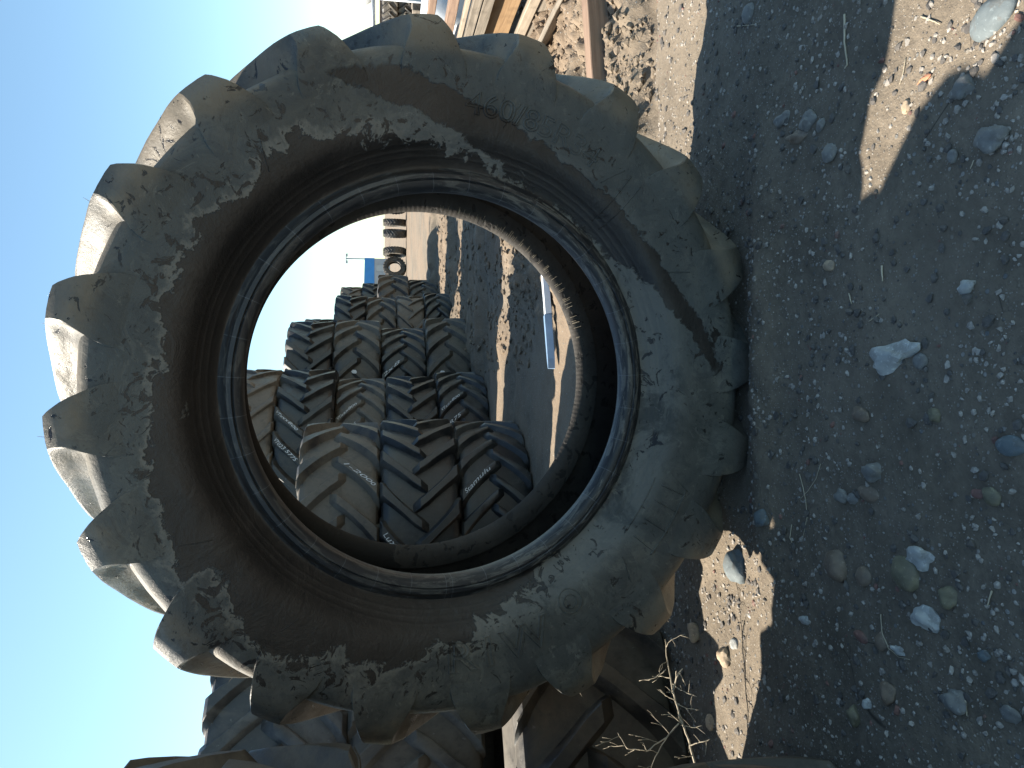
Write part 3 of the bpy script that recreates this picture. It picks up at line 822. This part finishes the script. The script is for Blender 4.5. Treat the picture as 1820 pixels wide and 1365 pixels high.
mb = MB(); mb.tube([c-Vector((0, 0, .03)), g], .02, 8); mb.tube([Vector((a.x+.25, a.y, a.z)), Vector((a.x+.25, a.y, 0))], .012, 6); mb.build('upright', M['steel'], rd, True)
cb = empty('wooden_box', (8.1, 16.6, 0)); tag(cb, 'brown wooden box standing behind the far dusty tyres', 'box')
for k in range(5): board((1.4, 1.0, .19), M['wood_red'], cb, (0, 0, .10+k*.195))
# grey tarpaulin scrap under crate
st = empty('plastic_scrap', (1.52, 3.72, .03)); tag(st, 'small pale blue plastic scrap between crate boards and mud', 'scrap')
mb = MB(); mb.add([(-.1, -.1, 0), (.12, -.06, .02), (.1, .12, .12), (-.06, .1, .1), (-.1, -.1, -.01), (.12, -.06, .01), (.1, .12, .11), (-.06, .1, .09)], [(0, 1, 2, 3), (7, 6, 5, 4), (0, 4, 5, 1), (1, 5, 6, 2), (2, 6, 7, 3), (3, 7, 4, 0)]); mb.build('sheet', M['white'], st)

# pale bar lying on the ground seen through the hole
p0 = G(986, 655, .02); p1 = G(974, 505, .02)
pb = empty('painted_bar', tuple(p0)); tag(pb, 'pointed blue and white painted bar lying on the dark soil', 'bar')
dv = p1-p0; L = dv.length; ux = dv.normalized(); uy = Vector((-ux.y, ux.x, 0))
def bar(mb, s0, s1, w0, w1, z0=.0, z1=.035):
    vs = []
    for (s, w) in ((s0, w0), (s1, w1)):
        for (o_, z) in ((-1, z0), (1, z0), (.6, z1), (-.6, z1)): q_ = ux*s+uy*o_*w; vs.append((q_.x, q_.y, z))
    mb.add(vs, [(0, 1, 2, 3)[::-1], (4, 5, 6, 7), (0, 4, 5, 1)[::-1], (1, 5, 6, 2)[::-1], (2, 6, 7, 3)[::-1], (3, 7, 4, 0)[::-1]])
mb = MB(); bar(mb, 0, .05, .006, .020); bar(mb, .0501, L*.62, .020, .024); mb.build('blue_length', M['bluew'], pb)
mb = MB(); bar(mb, L*.62+.001, L*1.9, .030, .034, 0, .030); mb.build('white_length', M['white'], pb)

# ---------------------------------------------------------------- stones
def stone_mesh(rn, sub=2, flat=.6, ang=.25):
    bm = bmesh.new(); bmesh.ops.create_icosphere(bm, subdivisions=sub, radius=1)
    off = Vector((rn.uniform(0, 99), rn.uniform(0, 99), rn.uniform(0, 99)))
    for v in bm.verts:
        d = 1+ang*noise.noise(v.co*1.1+off)*1.6+ang*.35*noise.noise(v.co*3+off)
        v.co *= d; v.co.z *= flat
    return bm
stone_mats = {
    'grey': mat_stone('grey_stone', (.12, .118, .11), (.21, .205, .19)), 'white': mat_stone('white_stone', (.26, .27, .26), (.42, .42, .40)),
    'brown': mat_stone('brown_stone', (.12, .09, .065), (.20, .155, .115)), 'red': mat_stone('red_stone', (.12, .06, .05), (.19, .10, .08)),
    'olive': mat_stone('olive_stone', (.11, .10, .065), (.19, .17, .11)), 'blue': mat_stone('blue_grey_stone', (.075, .095, .105), (.125, .15, .16)),
    'tan': mat_stone('tan_stone', (.28, .21, .14), (.42, .32, .22)), 'orange': mat_stone('orange_stone', (.38, .15, .08), (.5, .22, .12))}
STONES = [  # px, py, size along picture x, along picture y, colour, angular, label
 (1592, 634, 58, 52, 'white', .5, 'large angular blue-white rock, the biggest on the open soil'),
 (1637, 642, 22, 32, 'grey', .15, 'smooth oval grey pebble touching distance right of the big pale rock'),
 (1765, 250, 42, 48, 'grey', .35, 'chunky grey stone in the shade beyond the sunlit wedge'),
 (1715, 158, 28, 40, 'grey', .35, 'angular grey stone just outside the sunlit wedge tip side'),
 (1765, 30, 62, 66, 'blue', .12, 'large smooth bluish stone at the edge of the sunlit wedge'),
 (1697, 278, 15, 26, 'grey', .25, 'narrow grey pebble beside the chunky grey stone'),
 (1612, 1020, 46, 62, 'olive', .12, 'large smooth olive-brown cobble beside a small white stone'),
 (1641, 990, 34, 38, 'white', .5, 'knobbly white stone next to the olive cobble'),
 (1485, 1002, 32, 58, 'brown', .22, 'long curved mauve-brown stone in the shaded soil'),
 (1535, 1025, 22, 36, 'brown', .12, 'reddish-brown egg-shaped pebble between the long mauve stone and the olive cobble'),
 (1650, 1100, 32, 40, 'white', .4, 'pale oval stone speckled white, below the olive cobble'),
 (1688, 1062, 24, 40, 'olive', .3, 'olive-grey elongated stone right of the olive cobble'),
 (1555, 840, 32, 36, 'grey', .4, 'broken grey half-round stone with a concave side'),
 (1545, 877, 30, 32, 'brown', .1, 'round tan-brown pebble under the broken half-round stone'),
 (1517, 886, 18, 22, 'grey', .15, 'small round grey pebble beside the round tan-brown one'),
 (1498, 882, 18, 28, 'grey', .3, 'small angular grey-brown pebble third in a short line of pebbles'),
 (1800, 792, 40, 42, 'blue', .08, 'smooth slate-blue round cobble cut by the frame edge'),
 (1761, 882, 28, 32, 'olive', .2, 'yellowish mottled pebble near the right-hand frame edge'),
 (1738, 877, 18, 18, 'red', .15, 'small brick-red pebble beside the yellowish one'),
 (1535, 737, 26, 26, 'brown', .3, 'lumpy brown stone alone in fine grit'),
 (1665, 738, 20, 28, 'olive', .3, 'ochre wedge-shaped chip in open soil'),
 (1477, 472, 20, 22, 'tan', .12, 'round cream pebble near the foot of the big tyre'),
 (1724, 509, 26, 26, 'white', .35, 'pale greenish-white pebble in shaded soil'),
 (1480, 270, 18, 38, 'grey', .25, 'bone-shaped pale pebble upright in the shaded band'),
 (1437, 216, 20, 34, 'grey', .35, 'pointed grey chip in the shaded band'),
 (1460, 222, 12, 24, 'grey', .3, 'slim pale chip beside the pointed grey chip'),
 (1420, 245, 24, 24, 'brown', .35, 'crumbly brown-grey stone in the shaded band'),
 (1330, 25, 18, 34, 'grey', .2, 'flat grey stone near the bright soil strip'),
 (1392, 212, 22, 26, 'grey', .3, 'dull grey stone among grit in the shaded band'),
 (1610, 190, 12, 28, 'tan', .25, 'cream finger-shaped stone on the sunlit wedge'),
 (1642, 140, 22, 14, 'orange', .35, 'bright orange-pink chip on the sunlit wedge'),
 (1235, 1126, 16, 36, 'tan', .3, 'pale long leaf-like stone on the left sunlit patch'),
 (1287, 1168, 18, 34, 'tan', .35, 'tan stone with a dark shadow at the middle of the left sunlit patch'),
 (1302, 1146, 10, 20, 'white', .3, 'small white chip on the left sunlit patch'),
 (1330, 1095, 7, 9, 'white', .2, 'tiny gleaming white pebble on the left sunlit patch'),
 (1262, 1284, 12, 26, 'tan', .3, 'tan stone near the dry weed on the left sunlit patch'),
 (1300, 1008, 34, 60, 'blue', .35, 'large dark blue-grey stone tucked under the tyre lug'),
 (1366, 922, 20, 34, 'blue', .3, 'dark banded stone in shade near the tyre foot'),
 (1700, 1245, 26, 38, 'grey', .35, 'grey-green angular stone with a straw beside it'),
 (1585, 1232, 18, 40, 'brown', .3, 'slim mauve stone in the lower shaded soil'),
 (1520, 1270, 18, 36, 'olive', .3, 'slim olive stone near the frame corner side of the patch'),
 (1744, 1165, 18, 20, 'blue', .3, 'small light blue pebble near the frame edge'),
 (1533, 1132, 18, 20, 'red', .15, 'dark red round pebble in the shaded soil'),
 (1567, 1140, 14, 36, 'brown', .25, 'thin dark brown sliver of stone by the curved straw'),
 (1432, 1102, 14, 18, 'white', .25, 'small white pebble alone near the sunlit patch'),
 (1545, 1252, 14, 22, 'white', .35, 'little chalky lump beside the slim olive stone'),
 (1790, 1270, 30, 30, 'grey', .2, 'dull violet-grey cobble near the frame edge'),
 (1600, 1155, 18, 18, 'white', .4, 'dished pale pebble by the end of the curved straw'),
]
rs = random.Random(21)
for (px, py, sx, sy, c, an, lab) in STONES:
    p = G(px, py); dist = (p-Vector((0, 0, CAM_H))).length
    depth = (p-Vector((0, 0, CAM_H))).dot(F)
    wx = sy*.94*depth/FPX/2                       # across (picture y is world x)
    elev = math.asin((CAM_H)/dist)
    wy = sx*depth/FPX/2/max(math.sin(elev), .5)*1.05
    fl = .55 if an < .3 else .7
    bm = stone_mesh(rs, 3, 1, an)
    bmesh.ops.scale(bm, vec=(wx, wy, min(wx, wy)*fl), verts=bm.verts)
    o = bmobj('stone', bm, stone_mats[c], None, True, 38 if an > .3 else 60)
    o.location = (p.x, p.y, height(p.x, p.y)+min(wx, wy)*fl*.10); o.rotation_euler = (rs.uniform(-.15, .15), rs.uniform(-.15, .15), rs.uniform(-.25, .25))
    tag(o, lab, 'stone', 'stones lying on the soil')
# gravel: beyond counting
def gravel(name, n, mat, smin, smax, seed, label, xr=(-1.2, 1.9), yr=(.8, 2.4)):
    rn = random.Random(seed); protos = []
    for k in range(7):
        bm = stone_mesh(rn, 1, .65, .5); bm.verts.ensure_lookup_table()
        protos.append(([v.co.copy() for v in bm.verts], [tuple(v.index for v in f.verts) for f in bm.faces])); bm.free()
    vs = []; fs = []
    for i in range(n):
        for _ in range(8):
            y = yr[0]+(yr[1]-yr[0])*rn.random()**1.2; x = rn.uniform(*xr)
            if noise.noise(Vector((x*3.1, y*3.1, seed)))+.55*noise.noise(Vector((x*11, y*11, seed))) > rn.uniform(-.6, .5): break
        s = smin+(smax-smin)*rn.random()**3.5
        P_, F_ = protos[rn.randrange(7)]; a = rn.uniform(0, 6.28); ca, sa = math.cos(a), math.sin(a); e = rn.uniform(.6, 1.4)
        z = height(x, y)+s*.15; b0 = len(vs)
        for q_ in P_:
            X = q_.x*s*e; Y = q_.y*s; vs.append((x+X*ca-Y*sa, y+X*sa+Y*ca, z+q_.z*s*.9))
        fs += [tuple(b0+j for j in f) for f in F_]
    o = meshobj(name, vs, fs, mat, None, False); tag(o, label, 'gravel', kind='stuff'); return o
gravel('gravel', 14500, M['gravel'], .0009, .0062, 3, 'pale grit and tiny pebbles strewn over the soil')
gravel('gravel', 5000, M['gravel_dark'], .0012, .010, 8, 'dark grit and crumbs of soil strewn over the ground')
gravel('gravel', 500, stone_mats['red'], .002, .009, 13, 'reddish grit scattered over the soil')
gravel('gravel', 9000, M['soil'], .006, .034, 19, 'lumps of dry soil along the wheel ruts', (.1, 5.0), (4.3, 12.0))
gravel('gravel', 9000, M['soil'], .004, .024, 17, 'clods of dry mud churned up beside the crate', (.5, 3.2), (2.45, 5.2))

# ---------------------------------------------------------------- straws and the dry weed
STR = [([(1505, 25), (1503, 75), (1507, 115), (1502, 122)], .0022, 'split grey straw standing out in the shaded band'),
 ([(1637, 28), (1655, 36), (1671, 43)], .0016, 'short white straw on the sunlit wedge'),
 ([(1609, 103), (1604, 130), (1599, 150)], .0009, 'thin straight straw on the sunlit wedge'),
 ([(1568, 1092), (1570, 1125), (1582, 1152), (1600, 1168), (1620, 1172)], .0010, 'long curved pale straw hooked round small stones'),
 ([(1424, 842), (1430, 868), (1434, 890), (1436, 920), (1428, 958)], .0011, 'wavy thin rootlet beside a crossing one'),
 ([(1459, 825), (1452, 850), (1438, 872), (1424, 888)], .0009, 'short rootlet crossing the wavy one'),
 ([(1575, 472), (1576, 500)], .0018, 'stubby pale straw above the big pale rock'),
 ([(1516, 522), (1522, 540)], .0014, 'tiny pale straw in the grit by the tyre side'),
 ([(1765, 1050), (1755, 1078)], .0014, 'straight little stick near the lower frame edge'),
 ([(1716, 1245), (1720, 1272)], .0016, 'straw lying against the grey-green stone'),
 ([(1552, 572), (1570, 558)], .0010, 'hair-thin straw left of the big pale rock'),
 ([(1310, 46), (1345, 44)], .0012, 'pale straw at the edge of the bright strip'),
 ([(1408, 932), (1406, 955), (1410, 966)], .0013, 'forked little root near the tyre foot'),
 ([(1734, 285), (1727, 300)], .0010, 'short straw by the chunky grey stone')]
for pts, rad, lab in STR:
    P3 = []
    for (x, y) in pts: p = G(x, y); P3.append(Vector((p.x, p.y, height(p.x, p.y)+rad+.001)))
    # resample with wobble
    Q = []
    for i in range(len(P3)-1):
        for j in range(4): Q.append(P3[i].lerp(P3[i+1], j/4)+Vector((rs.uniform(-1, 1), rs.uniform(-1, 1), 0))*.0006)
    Q.append(P3[-1]); mb = MB(); mb.tube(Q, [rad*lerp(1, .5, i/len(Q)) for i in range(len(Q))], 5)
    o = mb.build('straw', M['straw'], None, True); tag(o, lab, 'straw', 'straws and rootlets on the soil')
# dry weed, lower left of the tyre
wd = MB(); rw = random.Random(9)
def branch(pts, r0, r1, depth):
    P3 = [D(x, y, d) for (x, y, d) in pts]
    Q = []
    for i in range(len(P3)-1):
        for j in range(5): Q.append(P3[i].lerp(P3[i+1], j/5)+Vector((rw.uniform(-1, 1), rw.uniform(-1, 1), rw.uniform(-1, 1)))*.0012)
    Q.append(P3[-1]); n = len(Q)
    wd.tube(Q, [lerp(r0, r1, i/n) for i in range(n)], 6)
    if depth > 0:
        for i in range(4, n-1, 3):
            d = (Q[i+1]-Q[i]).normalized(); s = rw.choice((-1, 1))
            side = Vector((rw.uniform(.4, 1)*s, rw.uniform(-.5, .5), rw.uniform(-.3, .9))).normalized()
            L = rw.uniform(.02, .07)*(1 if depth > 1 else .6)
            pp = [Q[i]]; dirv = (d*.5+side).normalized()
            for k in range(5): dirv = (dirv+Vector((rw.uniform(-.25, .25),)*3)+Vector((0, 0, .05))).normalized(); pp.append(pp[-1]+dirv*L/5)
            wd.tube(pp, [r1*1.0*lerp(1, .5, k/5) for k in range(6)], 4)
            if depth > 1:
                for kk in (2, 4):
                    q_ = pp[kk]; dd = (dirv+Vector((rw.uniform(-1, 1), rw.uniform(-.5, .5), rw.uniform(-.3, 1)))).normalized()
                    wd.tube([q_, q_+dd*L*.25, q_+dd*L*.4+Vector((0, 0, .004))], [r1*.6, r1*.5, r1*.4], 4)
branch([(1250, 1400, 1.72), (1238, 1365, 1.72), (1222, 1310, 1.74), (1208, 1275, 1.75), (1195, 1225, 1.77), (1186, 1175, 1.80), (1182, 1136, 1.82)], .0036, .0012, 2)
branch([(1196, 1228, 1.77), (1204, 1200, 1.76), (1213, 1188, 1.76)], .0026, .0012, 1)
branch([(1184, 1190, 1.79), (1168, 1203, 1.80), (1136, 1210, 1.82)], .0014, .0008, 1)
branch([(1207, 1285, 1.75), (1185, 1310, 1.76), (1150, 1335, 1.77), (1115, 1330, 1.78), (1098, 1302, 1.79)], .0020, .0010, 2)
branch([(1185, 1310, 1.76), (1165, 1345, 1.74), (1150, 1385, 1.73)], .0017, .0009, 2)
branch([(1226, 1325, 1.73), (1250, 1318, 1.70), (1262, 1314, 1.69)], .0016, .0010, 1)
branch([(1236, 1358, 1.72), (1215, 1385, 1.72)], .0022, .0012, 1)
for (pa, pb_) in (((1200, 1250, 1.76), (1242, 1262, 1.73)), ((1212, 1290, 1.75), (1248, 1290, 1.72)), ((1200, 1245, 1.76), (1172, 1225, 1.78)), ((1193, 1215, 1.78), (1238, 1238, 1.73))):
    branch([pa, tuple((pa[k]+pb_[k])/2+(3 if k == 1 else 0) for k in range(3)), pb_], .0012, .0007, 1)
o = wd.build('dry_weed', M['twig'], None, True); tag(o, 'bare dry weed with branching stems beside the sunlit patch', 'dry plant')

for k, (o, P) in KIN.items():
    if 'P' in o: del o['P']
